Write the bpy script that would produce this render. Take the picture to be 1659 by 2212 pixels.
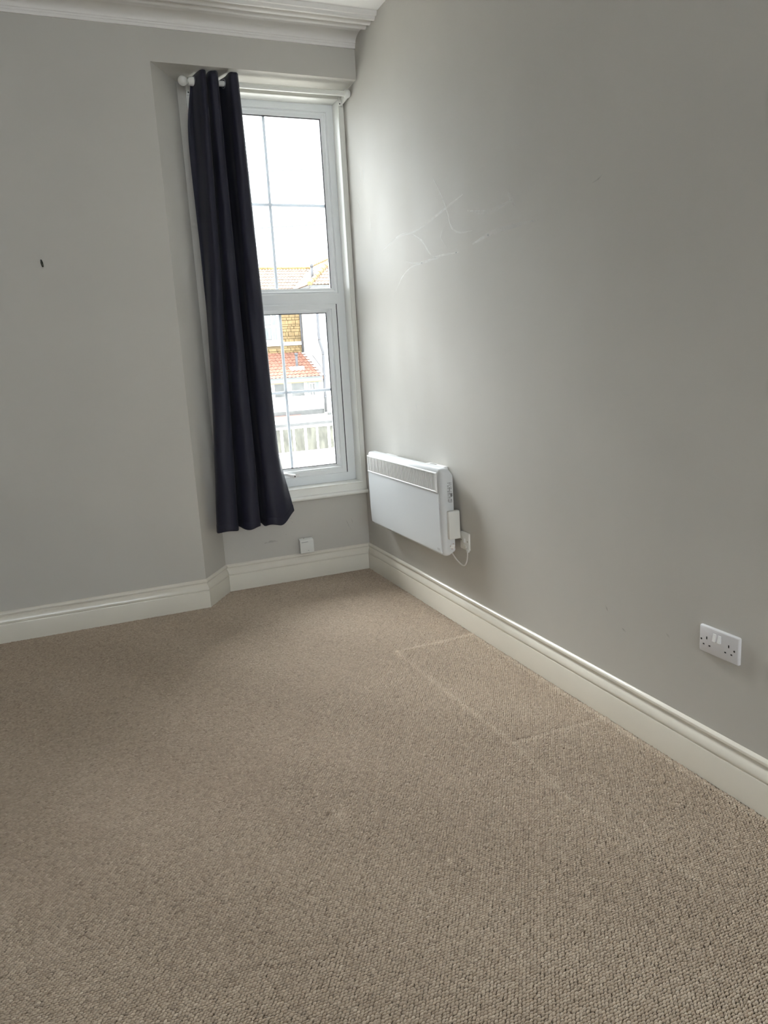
import bpy, bmesh, math, random
import numpy as np
from mathutils import Vector, Matrix, Euler

# ------------------------------------------------------------------ reset
for o in list(bpy.data.objects):
    bpy.data.objects.remove(o, do_unlink=True)
SC = bpy.context.scene
COL = SC.collection
rng = random.Random(7)

# ------------------------------------------------------------------ camera
W, H, F_PX = 1659, 2212, 1617.22
cam_d = bpy.data.cameras.new('camera')
cam_d.sensor_fit = 'VERTICAL'
cam_d.sensor_height = 24.0
cam_d.lens = 24.0 * F_PX / H
cam_d.clip_start = 0.05
cam_d.clip_end = 400
cam = bpy.data.objects.new('camera', cam_d)
COL.objects.link(cam)
cam.matrix_world = Matrix(((0.92092449, 0.12863215, -0.36790197, -1.66916714),
                           (-0.38560754, 0.16360705, -0.90804161, -4.39998397),
                           (-0.05661199, 0.97810352, 0.20027126, 1.32336549),
                           (0, 0, 0, 1)))
SC.camera = cam

# ------------------------------------------------------------------ world, hazy sun, exposure
world = bpy.data.worlds.new('overcast_sky')
SC.world = world
world.use_nodes = True
bgn = world.node_tree.nodes['Background']
bgn.inputs['Color'].default_value = (0.88, 0.94, 1.0, 1)
bgn.inputs['Strength'].default_value = 6.5
# the sun is behind thin cloud: a broad soft source, high in front of the window
sun_d = bpy.data.lights.new('hazy_sun', 'SUN')
sun_d.energy = 28.0
sun_d.angle = math.radians(55)
sun_d.color = (0.95, 0.97, 1.0)
sun = bpy.data.objects.new('hazy_sun', sun_d)
COL.objects.link(sun)
sun.rotation_euler = Vector((-0.13, -0.72, -0.70)).to_track_quat('-Z', 'Y').to_euler()
SC.view_settings.view_transform = 'Standard'
SC.view_settings.look = 'None'
SC.view_settings.gamma = 1.0
SC.view_settings.use_curve_mapping = False
SC.view_settings.exposure = 0.55

# ------------------------------------------------------------------ helpers
def tag(o, label=None, cat=None, group=None, kind=None):
    if label: o['label'] = label
    if cat: o['category'] = cat
    if group: o['group'] = group
    if kind: o['kind'] = kind
    return o

def link(name, me, m=None, parent=None, kind=None, smooth=False):
    o = bpy.data.objects.new(name, me)
    COL.objects.link(o)
    if m is not None and len(me.materials) == 0:
        me.materials.append(m)
    if parent is not None:
        o.parent = parent
        o.matrix_parent_inverse = Matrix.Translation(-parent.location)
    if kind: o['kind'] = kind
    if smooth:
        for p in me.polygons: p.use_smooth = True
    return o

def obj(name, bm, m=None, parent=None, kind=None, smooth=False):
    bmesh.ops.recalc_face_normals(bm, faces=bm.faces[:])
    me = bpy.data.meshes.new(name)
    bm.to_mesh(me); bm.free()
    return link(name, me, m, parent, kind, smooth)

def empty(name, loc=(0, 0, 0)):
    o = bpy.data.objects.new(name, None)
    COL.objects.link(o)
    o.location = loc
    o.empty_display_size = 0.05
    return o

def box(bm, x0, x1, y0, y1, z0, z1, bev=0.0, seg=2):
    r = bmesh.ops.create_cube(bm, size=1.0)
    vs = r['verts']
    for v in vs:
        v.co = Vector(((x0 + x1) / 2 + v.co.x * (x1 - x0), (y0 + y1) / 2 + v.co.y * (y1 - y0), (z0 + z1) / 2 + v.co.z * (z1 - z0)))
    if bev > 0:
        es = list({e for v in vs for e in v.link_edges})
        bmesh.ops.bevel(bm, geom=es, offset=bev, segments=seg, affect='EDGES', profile=0.5)

def boxo(name, x0, x1, y0, y1, z0, z1, m, parent=None, bev=0.0, kind=None, seg=2):
    bm = bmesh.new()
    box(bm, x0, x1, y0, y1, z0, z1, bev, seg)
    return obj(name, bm, m, parent, kind, smooth=False)

def prism(bm, poly, z0, z1):
    lo = [bm.verts.new((x, y, z0)) for x, y in poly]
    hi = [bm.verts.new((x, y, z1)) for x, y in poly]
    n = len(poly)
    bm.faces.new(lo[::-1]); bm.faces.new(hi)
    for i in range(n):
        bm.faces.new((lo[i], lo[(i + 1) % n], hi[(i + 1) % n], hi[i]))

def extrude_x(bm, prof, x0, x1):
    """prof = [(y,z)...] closed polygon"""
    a = [bm.verts.new((x0, y, z)) for y, z in prof]
    b = [bm.verts.new((x1, y, z)) for y, z in prof]
    n = len(prof)
    bm.faces.new(a[::-1]); bm.faces.new(b)
    for i in range(n):
        bm.faces.new((a[i], a[(i + 1) % n], b[(i + 1) % n], b[i]))

def rect_ring(bm, x0, x1, z0, z1, prof):
    """sweep closed profile [(inset, y)...] around a rectangle in the xz plane, mitred corners"""
    loops = []
    for ins, y in prof:
        loops.append([bm.verts.new((x0 + ins, y, z0 + ins)), bm.verts.new((x1 - ins, y, z0 + ins)),
                      bm.verts.new((x1 - ins, y, z1 - ins)), bm.verts.new((x0 + ins, y, z1 - ins))])
    n = len(prof)
    for i in range(n):
        A, B = loops[i], loops[(i + 1) % n]
        for k in range(4):
            bm.faces.new((A[k], A[(k + 1) % 4], B[(k + 1) % 4], B[k]))

def tube(bm, pts, r, seg=10, cap=True):
    pts = [Vector(p) for p in pts]
    rings = []
    up = Vector((0, 0, 1))
    for i, p in enumerate(pts):
        d = (pts[min(i + 1, len(pts) - 1)] - pts[max(i - 1, 0)]).normalized()
        u = up if abs(d.dot(up)) < 0.95 else Vector((1, 0, 0))
        s = d.cross(u).normalized(); t = s.cross(d).normalized()
        rr = r[i] if isinstance(r, (list, tuple)) else r
        rings.append([bm.verts.new(p + s * math.cos(2 * math.pi * k / seg) * rr + t * math.sin(2 * math.pi * k / seg) * rr) for k in range(seg)])
    for a, b in zip(rings, rings[1:]):
        for k in range(seg):
            bm.faces.new((a[k], a[(k + 1) % seg], b[(k + 1) % seg], b[k]))
    if cap:
        bm.faces.new(rings[0][::-1]); bm.faces.new(rings[-1])

def lathe_axis(bm, org, axis, prof, seg=20):
    """prof=[(dist along axis, radius)...]"""
    tube(bm, [Vector(org) + Vector(axis) * d for d, r in prof], [max(r, 1e-4) for d, r in prof], seg)

def smooth_by_angle(o, ang=35):
    me = o.data
    for p in me.polygons: p.use_smooth = True
    try:
        me.set_sharp_from_angle(angle=math.radians(ang))
    except Exception:
        pass

# ------------------------------------------------------------------ materials
def mat(name, col, rough=0.5, spec=0.5, metal=0.0, var=0.0, vscale=8.0, bump=0.0, bscale=200.0, coat=0.0, sheen=0.0, col2=None, stretch=None):
    m = bpy.data.materials.new(name)
    m.use_nodes = True
    nt = m.node_tree; N = nt.nodes; L = nt.links
    b = N['Principled BSDF']
    b.inputs['Base Color'].default_value = (*col, 1)
    b.inputs['Roughness'].default_value = rough
    b.inputs['Specular IOR Level'].default_value = spec
    b.inputs['Metallic'].default_value = metal
    b.inputs['Coat Weight'].default_value = coat
    b.inputs['Sheen Weight'].default_value = sheen
    tc = N.new('ShaderNodeTexCoord')
    src = tc.outputs['Object']
    if stretch:
        mp = N.new('ShaderNodeMapping'); mp.inputs['Scale'].default_value = stretch
        L.new(src, mp.inputs['Vector']); src = mp.outputs['Vector']
    if var > 0 or col2:
        n = N.new('ShaderNodeTexNoise'); n.inputs['Scale'].default_value = vscale; n.inputs['Detail'].default_value = 5
        L.new(src, n.inputs['Vector'])
        r = N.new('ShaderNodeValToRGB')
        c2 = col2 if col2 else tuple(c * (1 - var) for c in col)
        c1 = col if col2 else tuple(min(1, c * (1 + var)) for c in col)
        r.color_ramp.elements[0].position = 0.35; r.color_ramp.elements[1].position = 0.65
        r.color_ramp.elements[0].color = (*c2, 1); r.color_ramp.elements[1].color = (*c1, 1)
        L.new(n.outputs['Fac'], r.inputs['Fac']); L.new(r.outputs['Color'], b.inputs['Base Color'])
    if bump > 0:
        n2 = N.new('ShaderNodeTexNoise'); n2.inputs['Scale'].default_value = bscale; n2.inputs['Detail'].default_value = 3
        L.new(src, n2.inputs['Vector'])
        bp = N.new('ShaderNodeBump'); bp.inputs['Strength'].default_value = bump; bp.inputs['Distance'].default_value = 0.002
        L.new(n2.outputs['Fac'], bp.inputs['Height']); L.new(bp.outputs['Normal'], b.inputs['Normal'])
    return m

def wall_mat(name, col, rough=0.62):
    m = mat(name, col, rough=rough, spec=0.22, var=0.025, vscale=1.6, bump=0.10, bscale=260)
    nt = m.node_tree; N = nt.nodes; L = nt.links
    b = N['Principled BSDF']
    n = N.new('ShaderNodeTexNoise'); n.inputs['Scale'].default_value = 5.0; n.inputs['Detail'].default_value = 4
    tc = N.new('ShaderNodeTexCoord'); mp = N.new('ShaderNodeMapping'); mp.inputs['Scale'].default_value = (1, 1.6, 0.45)
    L.new(tc.outputs['Object'], mp.inputs['Vector']); L.new(mp.outputs['Vector'], n.inputs['Vector'])
    mr = N.new('ShaderNodeMapRange'); mr.inputs['From Min'].default_value = 0.3; mr.inputs['From Max'].default_value = 0.7
    mr.inputs['To Min'].default_value = rough - 0.05; mr.inputs['To Max'].default_value = rough + 0.09
    L.new(n.outputs['Fac'], mr.inputs['Value']); L.new(mr.outputs['Result'], b.inputs['Roughness'])
    return m

def glass_mat(name, tint=(0.985, 0.99, 0.985)):
    m = bpy.data.materials.new(name); m.use_nodes = True
    nt = m.node_tree; N = nt.nodes; L = nt.links
    N.clear()
    out = N.new('ShaderNodeOutputMaterial'); mx = N.new('ShaderNodeMixShader')
    t = N.new('ShaderNodeBsdfTransparent'); t.inputs['Color'].default_value = (*tint, 1)
    g = N.new('ShaderNodeBsdfGlossy'); g.inputs['Roughness'].default_value = 0.02
    fr = N.new('ShaderNodeFresnel'); fr.inputs['IOR'].default_value = 1.25
    L.new(fr.outputs['Fac'], mx.inputs['Fac']); L.new(t.outputs['BSDF'], mx.inputs[1]); L.new(g.outputs['BSDF'], mx.inputs[2])
    L.new(mx.outputs['Shader'], out.inputs['Surface'])
    return m

def decal_mat(name, col, alpha):
    m = mat(name, col, rough=0.4)
    N = m.node_tree.nodes; L = m.node_tree.links
    tc = N.new('ShaderNodeTexCoord')
    n = N.new('ShaderNodeTexNoise'); n.inputs['Scale'].default_value = 40; n.inputs['Detail'].default_value = 3
    L.new(tc.outputs['Object'], n.inputs['Vector'])
    mr = N.new('ShaderNodeMapRange'); mr.inputs['From Min'].default_value = 0.3; mr.inputs['From Max'].default_value = 0.75
    mr.inputs['To Min'].default_value = 0.0; mr.inputs['To Max'].default_value = alpha
    L.new(n.outputs['Fac'], mr.inputs['Value']); L.new(mr.outputs['Result'], N['Principled BSDF'].inputs['Alpha'])
    return m

M = {}
M['wall'] = wall_mat('grey_wall_paint', (0.555, 0.535, 0.492))
M['wall_b'] = wall_mat('grey_wall_paint_window_wall', (0.555, 0.535, 0.492))
M['ceiling'] = mat('ceiling_paint', (0.90, 0.88, 0.86), 0.7, var=0.015, vscale=2, bump=0.08, bscale=200)
M['plaster'] = mat('plaster_white', (0.84, 0.82, 0.79), 0.6)
M['skirt'] = mat('skirting_gloss', (0.76, 0.72, 0.63), 0.2, var=0.02, vscale=3, bump=0.04, bscale=60, stretch=(1, 1, 1))
M['timber'] = mat('timber_white_gloss', (0.86, 0.86, 0.81), 0.3, bump=0.03, bscale=60)
M['upvc'] = mat('upvc_white', (0.86, 0.885, 0.89), 0.28)
M['gasket'] = mat('black_gasket', (0.02, 0.02, 0.025), 0.5)
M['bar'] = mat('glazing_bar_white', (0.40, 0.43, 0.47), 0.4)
M['glass'] = glass_mat('window_glass')
M['white_pl'] = mat('white_plastic', (0.82, 0.82, 0.81), 0.32)
M['white_pl2'] = mat('white_plastic_old', (0.74, 0.74, 0.70), 0.4)
M['socket'] = mat('socket_plastic', (0.72, 0.71, 0.72), 0.25)
M['enamel'] = mat('heater_enamel', (0.66, 0.68, 0.69), 0.3)
M['fin'] = mat('heater_fin', (0.62, 0.60, 0.58), 0.4)
M['dark'] = mat('dark_hole', (0.012, 0.012, 0.012), 0.6)
M['darkgrey'] = mat('dark_grey_inside', (0.10, 0.095, 0.09), 0.6)
M['print'] = mat('grey_print', (0.09, 0.09, 0.09), 0.6)
M['print_lt2'] = mat('faded_print', (0.2, 0.2, 0.2), 0.6)
M['print_lt'] = mat('light_grey_print', (0.32, 0.32, 0.32), 0.6)
M['hook'] = mat('hook_metal', (0.035, 0.04, 0.03), 0.45, metal=0.3)
M['neon'] = mat('switch_red', (0.30, 0.10, 0.08), 0.35)
M['brass'] = mat('screw_metal', (0.30, 0.28, 0.24), 0.35, metal=0.8)
M['eyelet'] = mat('eyelet_metal', (0.45, 0.46, 0.48), 0.3, metal=0.9)
M['cable'] = mat('cable_white', (0.70, 0.69, 0.66), 0.45)
M['scuff'] = decal_mat('scuff_light', (0.92, 0.93, 0.93), 0.3)
M['scuff_d'] = decal_mat('scuff_dark', (0.25, 0.25, 0.27), 0.38)

def curtain_mat():
    m = mat('navy_blackout_cloth', (0.0135, 0.014, 0.029), 0.52, spec=0.33, sheen=0.08, bump=0.25, bscale=900)
    m.node_tree.nodes['Principled BSDF'].inputs['Sheen Roughness'].default_value = 0.4
    return m
M['curtain'] = curtain_mat()

def carpet_mat():
    m = bpy.data.materials.new('carpet_yarn'); m.use_nodes = True
    nt = m.node_tree; N = nt.nodes; L = nt.links
    b = N['Principled BSDF']; b.inputs['Roughness'].default_value = 0.7; b.inputs['Specular IOR Level'].default_value = 0.3; b.inputs['Sheen Weight'].default_value = 0.3; b.inputs['Sheen Roughness'].default_value = 0.5
    a = N.new('ShaderNodeAttribute'); a.attribute_type = 'INSTANCER'; a.attribute_name = 'tint'
    r = N.new('ShaderNodeValToRGB')
    e = r.color_ramp.elements
    e[0].position = 0.0; e[0].color = (0.21, 0.152, 0.105, 1)
    e[1].position = 1.0; e[1].color = (0.68, 0.58, 0.46, 1)
    k = e.new(0.5); k.color = (0.45, 0.36, 0.27, 1)
    L.new(a.outputs['Fac'], r.inputs['Fac'])
    tc = N.new('ShaderNodeTexCoord'); n = N.new('ShaderNodeTexNoise'); n.inputs['Scale'].default_value = 3.0
    L.new(tc.outputs['Object'], n.inputs['Vector'])
    L.new(r.outputs['Color'], b.inputs['Base Color'])
    return m
M['carpet'] = carpet_mat()
M['carpet_base'] = mat('carpet_backing', (0.30, 0.24, 0.18), 0.95, spec=0.1, var=0.25, vscale=160, bump=0.6, bscale=140)

# exterior
M['tile_pink'] = mat('roof_tile_pink', (0.19, 0.128, 0.098), 0.8, var=0.25, vscale=3, col2=(0.24, 0.18, 0.125))
M['tile_orange'] = mat('roof_tile_orange', (0.215, 0.098, 0.066), 0.8, var=0.2, vscale=4)
M['lichen'] = mat('ridge_lichen', (0.21, 0.145, 0.06), 0.9, var=0.3, vscale=5)
M['stone'] = mat('yellow_stone', (0.21, 0.150, 0.074), 0.9, var=0.25, vscale=3, bump=0.5, bscale=20)
M['mortar'] = mat('mortar', (0.175, 0.13, 0.075), 0.95)
M['render'] = mat('white_render', (0.85, 0.84, 0.82), 0.8, var=0.03, vscale=2)
M['rwhite'] = mat('exterior_white_paint', (0.85, 0.84, 0.80), 0.6)
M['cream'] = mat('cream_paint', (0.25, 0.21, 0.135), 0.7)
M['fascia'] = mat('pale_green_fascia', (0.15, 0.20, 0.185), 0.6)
M['lead'] = mat('grey_lead', (0.09, 0.09, 0.09), 0.6, var=0.15, vscale=4)
M['pipe'] = mat('grey_pipe', (0.07, 0.07, 0.077), 0.5)
M['extglass'] = mat('exterior_glass_dark', (0.07, 0.07, 0.068), 0.12, var=0.35, vscale=2.5)
M['consglass'] = mat('conservatory_glass', (0.085, 0.082, 0.064), 0.2, var=0.35, vscale=3.0, stretch=(1.5, 1, 0.6))
M['net'] = mat('net_curtain', (0.16, 0.18, 0.18), 0.8, var=0.3, vscale=9, stretch=(6, 1, 0.2))
M['felt'] = mat('pale_roof_felt', (0.72, 0.68, 0.58), 0.8)
M['ground'] = mat('pale_paving', (0.42, 0.40, 0.36), 0.9, var=0.1, vscale=1)
M['redline'] = mat('red_flashing', (0.45, 0.14, 0.11), 0.7)
M['wire'] = mat('overhead_wire', (0.10, 0.10, 0.11), 0.6)

# ================================================================== ROOM SHELL
ZC = 3.03          # ceiling
ZS = 2.823         # soffit of the window recess
D1 = 0.2405        # recess depth
W1, W0 = 1.0884, 0.931
XL, YB = -3.7, -8.2

# floor (fitted carpet backing; the loops are its child)
floor = boxo('floor', XL - 0.15, 0.15, YB - 0.15, 0.15, -0.2, -0.003, M['carpet_base'], kind='structure')

# right wall
wall_r = boxo('wall_right', 0.0, 0.16, YB - 0.15, 0.12, -0.2, ZC + 0.2, M['wall'], kind='structure')

# window wall with its splayed recess
bm = bmesh.new()
prism(bm, [(XL - 0.15, -D1), (-W1, -D1), (-W0, 0.0), (-W0, 0.16), (XL - 0.15, 0.16)], -0.2, ZS)
prism(bm, [(-W0, 0.0), (0.0, 0.0), (0.0, 0.16), (-W0, 0.16)], -0.2, 0.498)
prism(bm, [(XL - 0.15, -D1), (0.0, -D1), (0.0, 0.16), (XL - 0.15, 0.16)], ZS, ZC + 0.2)
prism(bm, [(-W0, 0.0), (-0.888, 0.0), (-0.888, 0.16), (-W0, 0.16)], 0.498, ZS)
wall_w = obj('wall_back', bm, M['wall_b'], kind='structure')

# wall behind the camera with an unseen window added for fill light, and the plain far left wall
wall_l = boxo('wall_left', XL - 0.15, XL, YB - 0.15, -D1, -0.2, ZC + 0.2, M['wall'], kind='structure')
WX0, WX1, WZ0, WZ1 = -3.3, -0.6, 0.85, 2.8
bm = bmesh.new()
box(bm, XL, WX0, YB - 0.15, YB, -0.2, ZC + 0.2)
box(bm, WX1, 0.0, YB - 0.15, YB, -0.2, ZC + 0.2)
box(bm, WX0, WX1, YB - 0.15, YB, -0.2, WZ0)
box(bm, WX0, WX1, YB - 0.15, YB, WZ1, ZC + 0.2)
wall_f = obj('wall_front', bm, M['wall'], kind='structure')
fill_win = tag(empty('added_fill_window', (WX0, YB - 0.07, WZ0)), kind='structure')
bm = bmesh.new()
for xa, xb in ((WX0, WX0 + 0.06), (WX1 - 0.06, WX1), ((WX0 + WX1) / 2 - 0.04, (WX0 + WX1) / 2 + 0.04)):
    box(bm, xa, xb, YB - 0.1, YB - 0.04, WZ0, WZ1)
box(bm, WX0, WX1, YB - 0.1, YB - 0.04, WZ0, WZ0 + 0.06); box(bm, WX0, WX1, YB - 0.1, YB - 0.04, WZ1 - 0.06, WZ1)
obj('frame', bm, M['upvc'], fill_win)
boxo('pane', WX0 + 0.05, WX1 - 0.05, YB - 0.075, YB - 0.07, WZ0 + 0.05, WZ1 - 0.05, M['glass'], fill_win)

ceil = boxo('ceiling', XL - 0.15, 0.0, YB, -D1, ZC, ZC + 0.2, M['ceiling'], kind='structure')

# cornice mouldings
def cornice(name, prof, m):
    bm = bmesh.new(); extrude_x(bm, prof, XL, 0.0)
    o = obj(name, bm, m, kind='structure'); smooth_by_angle(o, 30); return o
Y0 = -D1
cove = [(Y0, 2.974), (Y0 - 0.008, 2.974), (Y0 - 0.011, 2.980), (Y0 - 0.011, 2.986), (Y0 - 0.014, 2.988), (Y0 - 0.016, 2.995), (Y0 - 0.020, 2.997)]
for k in range(1, 9):
    a = math.pi / 2 * k / 8
    cove.append((Y0 - 0.020 - 0.065 * (1 - math.cos(a)), 2.997 + 0.033 * math.sin(a)))
cove += [(Y0, ZC)]
cornice('trim_1', cove, M['plaster'])
# three stepped ribs run along the ceiling
rib = [(-0.385, ZC)]
def bead(ya, yb, zlow, zedge, n=6):
    out = []
    for k in range(n + 1):
        t = k / n
        out.append((ya + (yb - ya) * t, zedge - (zedge - zlow) * math.sin(math.pi * min(1, t * 1.0)) ** 0.6 if 0 < t < 1 else zedge))
    return out
rib += [(-0.390, 3.020)] + bead(-0.392, -0.425, 3.006, 3.016) + [(-0.430, 3.022), (-0.445, 3.022)]
rib += bead(-0.450, -0.487, 3.004, 3.014) + [(-0.490, 3.020), (-0.512, 3.018)]
rib += bead(-0.516, -0.542, 3.001, 3.010) + [(-0.545, 3.014), (-0.562, 3.012), (-0.566, 3.018), (-0.572, ZC)]
cornice('trim_2', rib, M['plaster'])

# ------------------------------------------------------------------ baseboards
BP = [(0.0, 0.0), (0.018, 0.0), (0.018, 0.096), (0.0172, 0.0985), (0.0138, 0.0995), (0.0138, 0.1022), (0.0166, 0.1040), (0.0174, 0.1075),
      (0.0168, 0.113), (0.0154, 0.119), (0.0132, 0.125), (0.0106, 0.130), (0.0078, 0.134), (0.0052, 0.1368), (0.0042, 0.139), (0.0042, 0.1445),
      (0.0082, 0.1462), (0.0104, 0.1495), (0.0108, 0.1535), (0.0098, 0.158), (0.0065, 0.162), (0.003, 0.1645), (0.0, 0.1657)]
def baseboard(name, p0, p1, n0, n1):
    """run from p0 to p1 along a wall; n0/n1 = unit offset vectors (mitre directions) at the ends"""
    bm = bmesh.new()
    a = [bm.verts.new((p0[0] + n0[0] * t, p0[1] + n0[1] * t, z)) for t, z in BP]
    b = [bm.verts.new((p1[0] + n1[0] * t, p1[1] + n1[1] * t, z)) for t, z in BP]
    n = len(BP)
    for i in range(n):
        bm.faces.new((a[i], a[(i + 1) % n], b[(i + 1) % n], b[i]))
    bm.faces.new(a[::-1]); bm.faces.new(b)
    o = obj(name, bm, M['skirt'], kind='structure'); smooth_by_angle(o, 22); return o
nA = Vector((0, -1)); dS = Vector((W1 - W0, D1)).normalized(); nS = Vector((dS.y, -dS.x))
def mitre(n1, n2):
    m = (n1 + n2).normalized(); return m / m.dot(n1)
m1 = mitre(nA, nS); m2 = mitre(nS, nA)
eps = 0.0006
baseboard('baseboard_left', (XL, -D1), (-W1 - eps, -D1), (0, -1), m1)
baseboard('baseboard_reveal', (-W1 + dS.x * eps, -D1 + dS.y * eps), (-W0 - dS.x * eps * 2, -dS.y * eps * 2), m1, m2)
baseboard('baseboard_back', (-W0 + eps * 2, 0), (-0.0012, 0), m2, (-1, -1))
baseboard('baseboard_right', (0, -0.0012), (0, YB), (-1, -1), (-1, 0))

# ------------------------------------------------------------------ carpet loops (uncountable: one object)
def carpet():
    r = np.random.default_rng(3)
    px, py = 0.0092, 0.0068
    xs = np.arange(-2.6, -0.020, px); ys = np.arange(-3.8, -0.020, py)
    X, Y = np.meshgrid(xs, ys)
    row = np.arange(len(ys))[:, None]
    X = X + (row % 2) * px * 0.5 + r.normal(0, 0.0009, X.shape)
    Y = Y + r.normal(0, 0.0005, Y.shape)
    X = X.ravel(); Y = Y.ravel()
    # keep inside the plan (left wall, splay, recess)
    keep = (X < -0.0195) & (Y < -0.0195)
    keep &= ~((X < -W1 + 0.012) & (Y > -D1 - 0.0195))
    sx = -W1 + (Y + D1) * (W1 - W0) / D1
    keep &= ~((Y > -D1 - 0.02) & (X < sx + 0.021))
    X, Y = X[keep], Y[keep]
    n = len(X)
    Z = r.normal(-0.0012, 0.00035, n)
    tint = np.clip(r.normal(0.50, 0.09, n), 0, 1)
    # low-frequency wear
    tint += 0.05 * np.sin(X * 3.1 + 1.0) * np.sin(Y * 2.3) + 0.03 * np.sin(X * 9 + Y * 7)
    # ridges where the boards of a floor hatch show through
    def seg_d(ax, ay, bx, by):
        dx, dy = bx - ax, by - ay
        t = np.clip(((X - ax) * dx + (Y - ay) * dy) / (dx * dx + dy * dy), 0, 1)
        return np.hypot(X - ax - t * dx, Y - ay - t * dy)
    def wob():
        return 0.003 * np.sin(X * 41) + 0.003 * np.sin(Y * 37 + 1)
    for (s, hgt, wd, tt) in [((-0.434, -1.408, -0.031, -1.393), 0.0040, 0.011, 0.26), ((-0.416, -2.369, -0.024, -2.369), 0.0034, 0.016, 0.16),
                             ((-0.434, -1.408, -0.416, -2.369), 0.0030, 0.012, 0.20), ((-0.416, -2.369, -0.447, -2.724), 0.0030, 0.012, 0.20),
                             ((-0.447, -2.724, -0.380, -3.145), 0.0022, 0.012, 0.13), ((-0.380, -3.145, -0.36, -3.6), 0.0015, 0.012, 0.07),
                             ((-0.040, -1.40, -0.040, -3.6), 0.0042, 0.010, 0.20)]:
        d = seg_d(*s) + wob()
        g = np.exp(-(d / wd) ** 2)
        Z += hgt * g; tint += tt * g
    # sunken strip beside the ridge of the hatch
    d = seg_d(-0.40, -2.345, -0.06, -2.345); g = np.exp(-(d / 0.008) ** 2); Z -= 0.002 * g; tint -= 0.12 * g
    # frayed, flattened patch
    g = np.exp(-(((X + 1.085) / 0.028) ** 2 + ((Y + 2.475) / 0.040) ** 2)); tint += 0.24 * g; Z -= 0.0012 * g
    g = np.exp(-(((X + 1.115) / 0.014) ** 2 + ((Y + 2.452) / 0.010) ** 2)); tint -= 0.35 * g
    # two dark specks
    for cx, cy in ((-1.66, -1.41), (-0.62, -1.83)):
        g = np.exp(-(((X - cx) / 0.007) ** 2 + ((Y - cy) / 0.007) ** 2)); tint -= 0.5 * g
    tint = np.clip(tint, 0, 1)
    me = bpy.data.meshes.new('carpet_loops')
    co = np.stack([X, Y, Z], 1).astype(np.float32)
    me.vertices.add(n); me.vertices.foreach_set('co', co.ravel())
    def att(nm, typ, arr):
        a = me.attributes.new(nm, typ, 'POINT')
        a.data.foreach_set('value' if typ == 'FLOAT' else 'vector', arr.astype(np.float32).ravel())
    att('tint', 'FLOAT', tint)
    rot = np.stack([r.normal(-0.35, 0.10, n), r.normal(0.10, 0.14, n), r.normal(0.22, 0.14, n)], 1)
    att('rot', 'FLOAT_VECTOR', rot)
    scl = np.stack([r.normal(0.0061, 0.0004, n), r.normal(0.0030, 0.0002, n), r.normal(0.0046, 0.0004, n)], 1)
    att('scl', 'FLOAT_VECTOR', scl)
    me.update()
    o = link('carpet_loops', me, M['carpet'], floor, kind='stuff')
    ng = bpy.data.node_groups.new('carpet_loops', 'GeometryNodeTree')
    ng.interface.new_socket('Geometry', in_out='INPUT', socket_type='NodeSocketGeometry')
    ng.interface.new_socket('Geometry', in_out='OUTPUT', socket_type='NodeSocketGeometry')
    N, L = ng.nodes, ng.links
    gi = N.new('NodeGroupInput'); go = N.new('NodeGroupOutput')
    iop = N.new('GeometryNodeInstanceOnPoints')
    ico = N.new('GeometryNodeMeshIcoSphere'); ico.inputs['Radius'].default_value = 1.0; ico.inputs['Subdivisions'].default_value = 2
    sm = N.new('GeometryNodeSetShadeSmooth')
    sma = N.new('GeometryNodeSetMaterial'); sma.inputs['Material'].default_value = M['carpet']
    ar = N.new('GeometryNodeInputNamedAttribute'); ar.data_type = 'FLOAT_VECTOR'; ar.inputs['Name'].default_value = 'rot'
    asc = N.new('GeometryNodeInputNamedAttribute'); asc.data_type = 'FLOAT_VECTOR'; asc.inputs['Name'].default_value = 'scl'
    L.new(gi.outputs[0], iop.inputs['Points'])
    L.new(ico.outputs['Mesh'], sm.inputs['Geometry']); L.new(sm.outputs['Geometry'], sma.inputs['Geometry']); L.new(sma.outputs['Geometry'], iop.inputs['Instance'])
    L.new(ar.outputs['Attribute'], iop.inputs['Rotation']); L.new(asc.outputs['Attribute'], iop.inputs['Scale'])
    L.new(iop.outputs['Instances'], go.inputs[0])
    md = o.modifiers.new('loops', 'NODES'); md.node_group = ng
    return n
print('loops', carpet())

# ================================================================== WINDOW
win = tag(empty('window_1', (-0.445, -0.02, 0.5)), kind='structure')
CX = -0.445
def mx(x): return 2 * CX - x     # mirror about the window's centre
# timber casing + lining (thing: part of the setting)
bm = bmesh.new()
x1, x0 = -0.0015, -0.889
# casing flat ring then small bead at inner edge, then lining back to the frame
rect_ring(bm, x0, x1, 0.541, ZS - 0.002, [(0.0, 0.10), (0.0, -0.020), (0.026, -0.020), (0.027, -0.0235), (0.031, -0.026), (0.034, -0.0235), (0.035, -0.019),
                                       (0.037, -0.012), (0.0362, 0.070), (0.0362, 0.10)])
box(bm, x0, x1, -0.0199, 0.06, 0.5256, 0.5425)
cas = obj('casing', bm, M['timber'], win); smooth_by_angle(cas, 30)
# sill board with rounded nose
bm = bmesh.new()
ns = []
for k in range(9):
    a = math.pi / 2 - math.pi * k / 8     # half-round nose
    ns.append((-0.030 - 0.0135 * math.cos(a), 0.5120 + 0.0135 * math.sin(a)))
extrude_x(bm, [(0.07, 0.5255), (-0.0, 0.5255)] + ns + [(0.0, 0.4985), (0.07, 0.4985)], -W0 + 0.001, -0.0015)
o = obj('window_sill', bm, M['timber'], win); smooth_by_angle(o, 30)
# upvc outer frame
fx1, fx0, fz0, fz1 = -0.0378, mx(-0.0378), 0.578, 2.786
bm = bmesh.new()
rect_ring(bm, fx0, fx1, fz0, fz1 , [(0, 0.130), (0, 0.070), (0.034, 0.070), (0.036, 0.0715), (0.040, 0.0795), (0.040, 0.130)])
frame = obj('frame', bm, M['upvc'], win)
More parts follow.
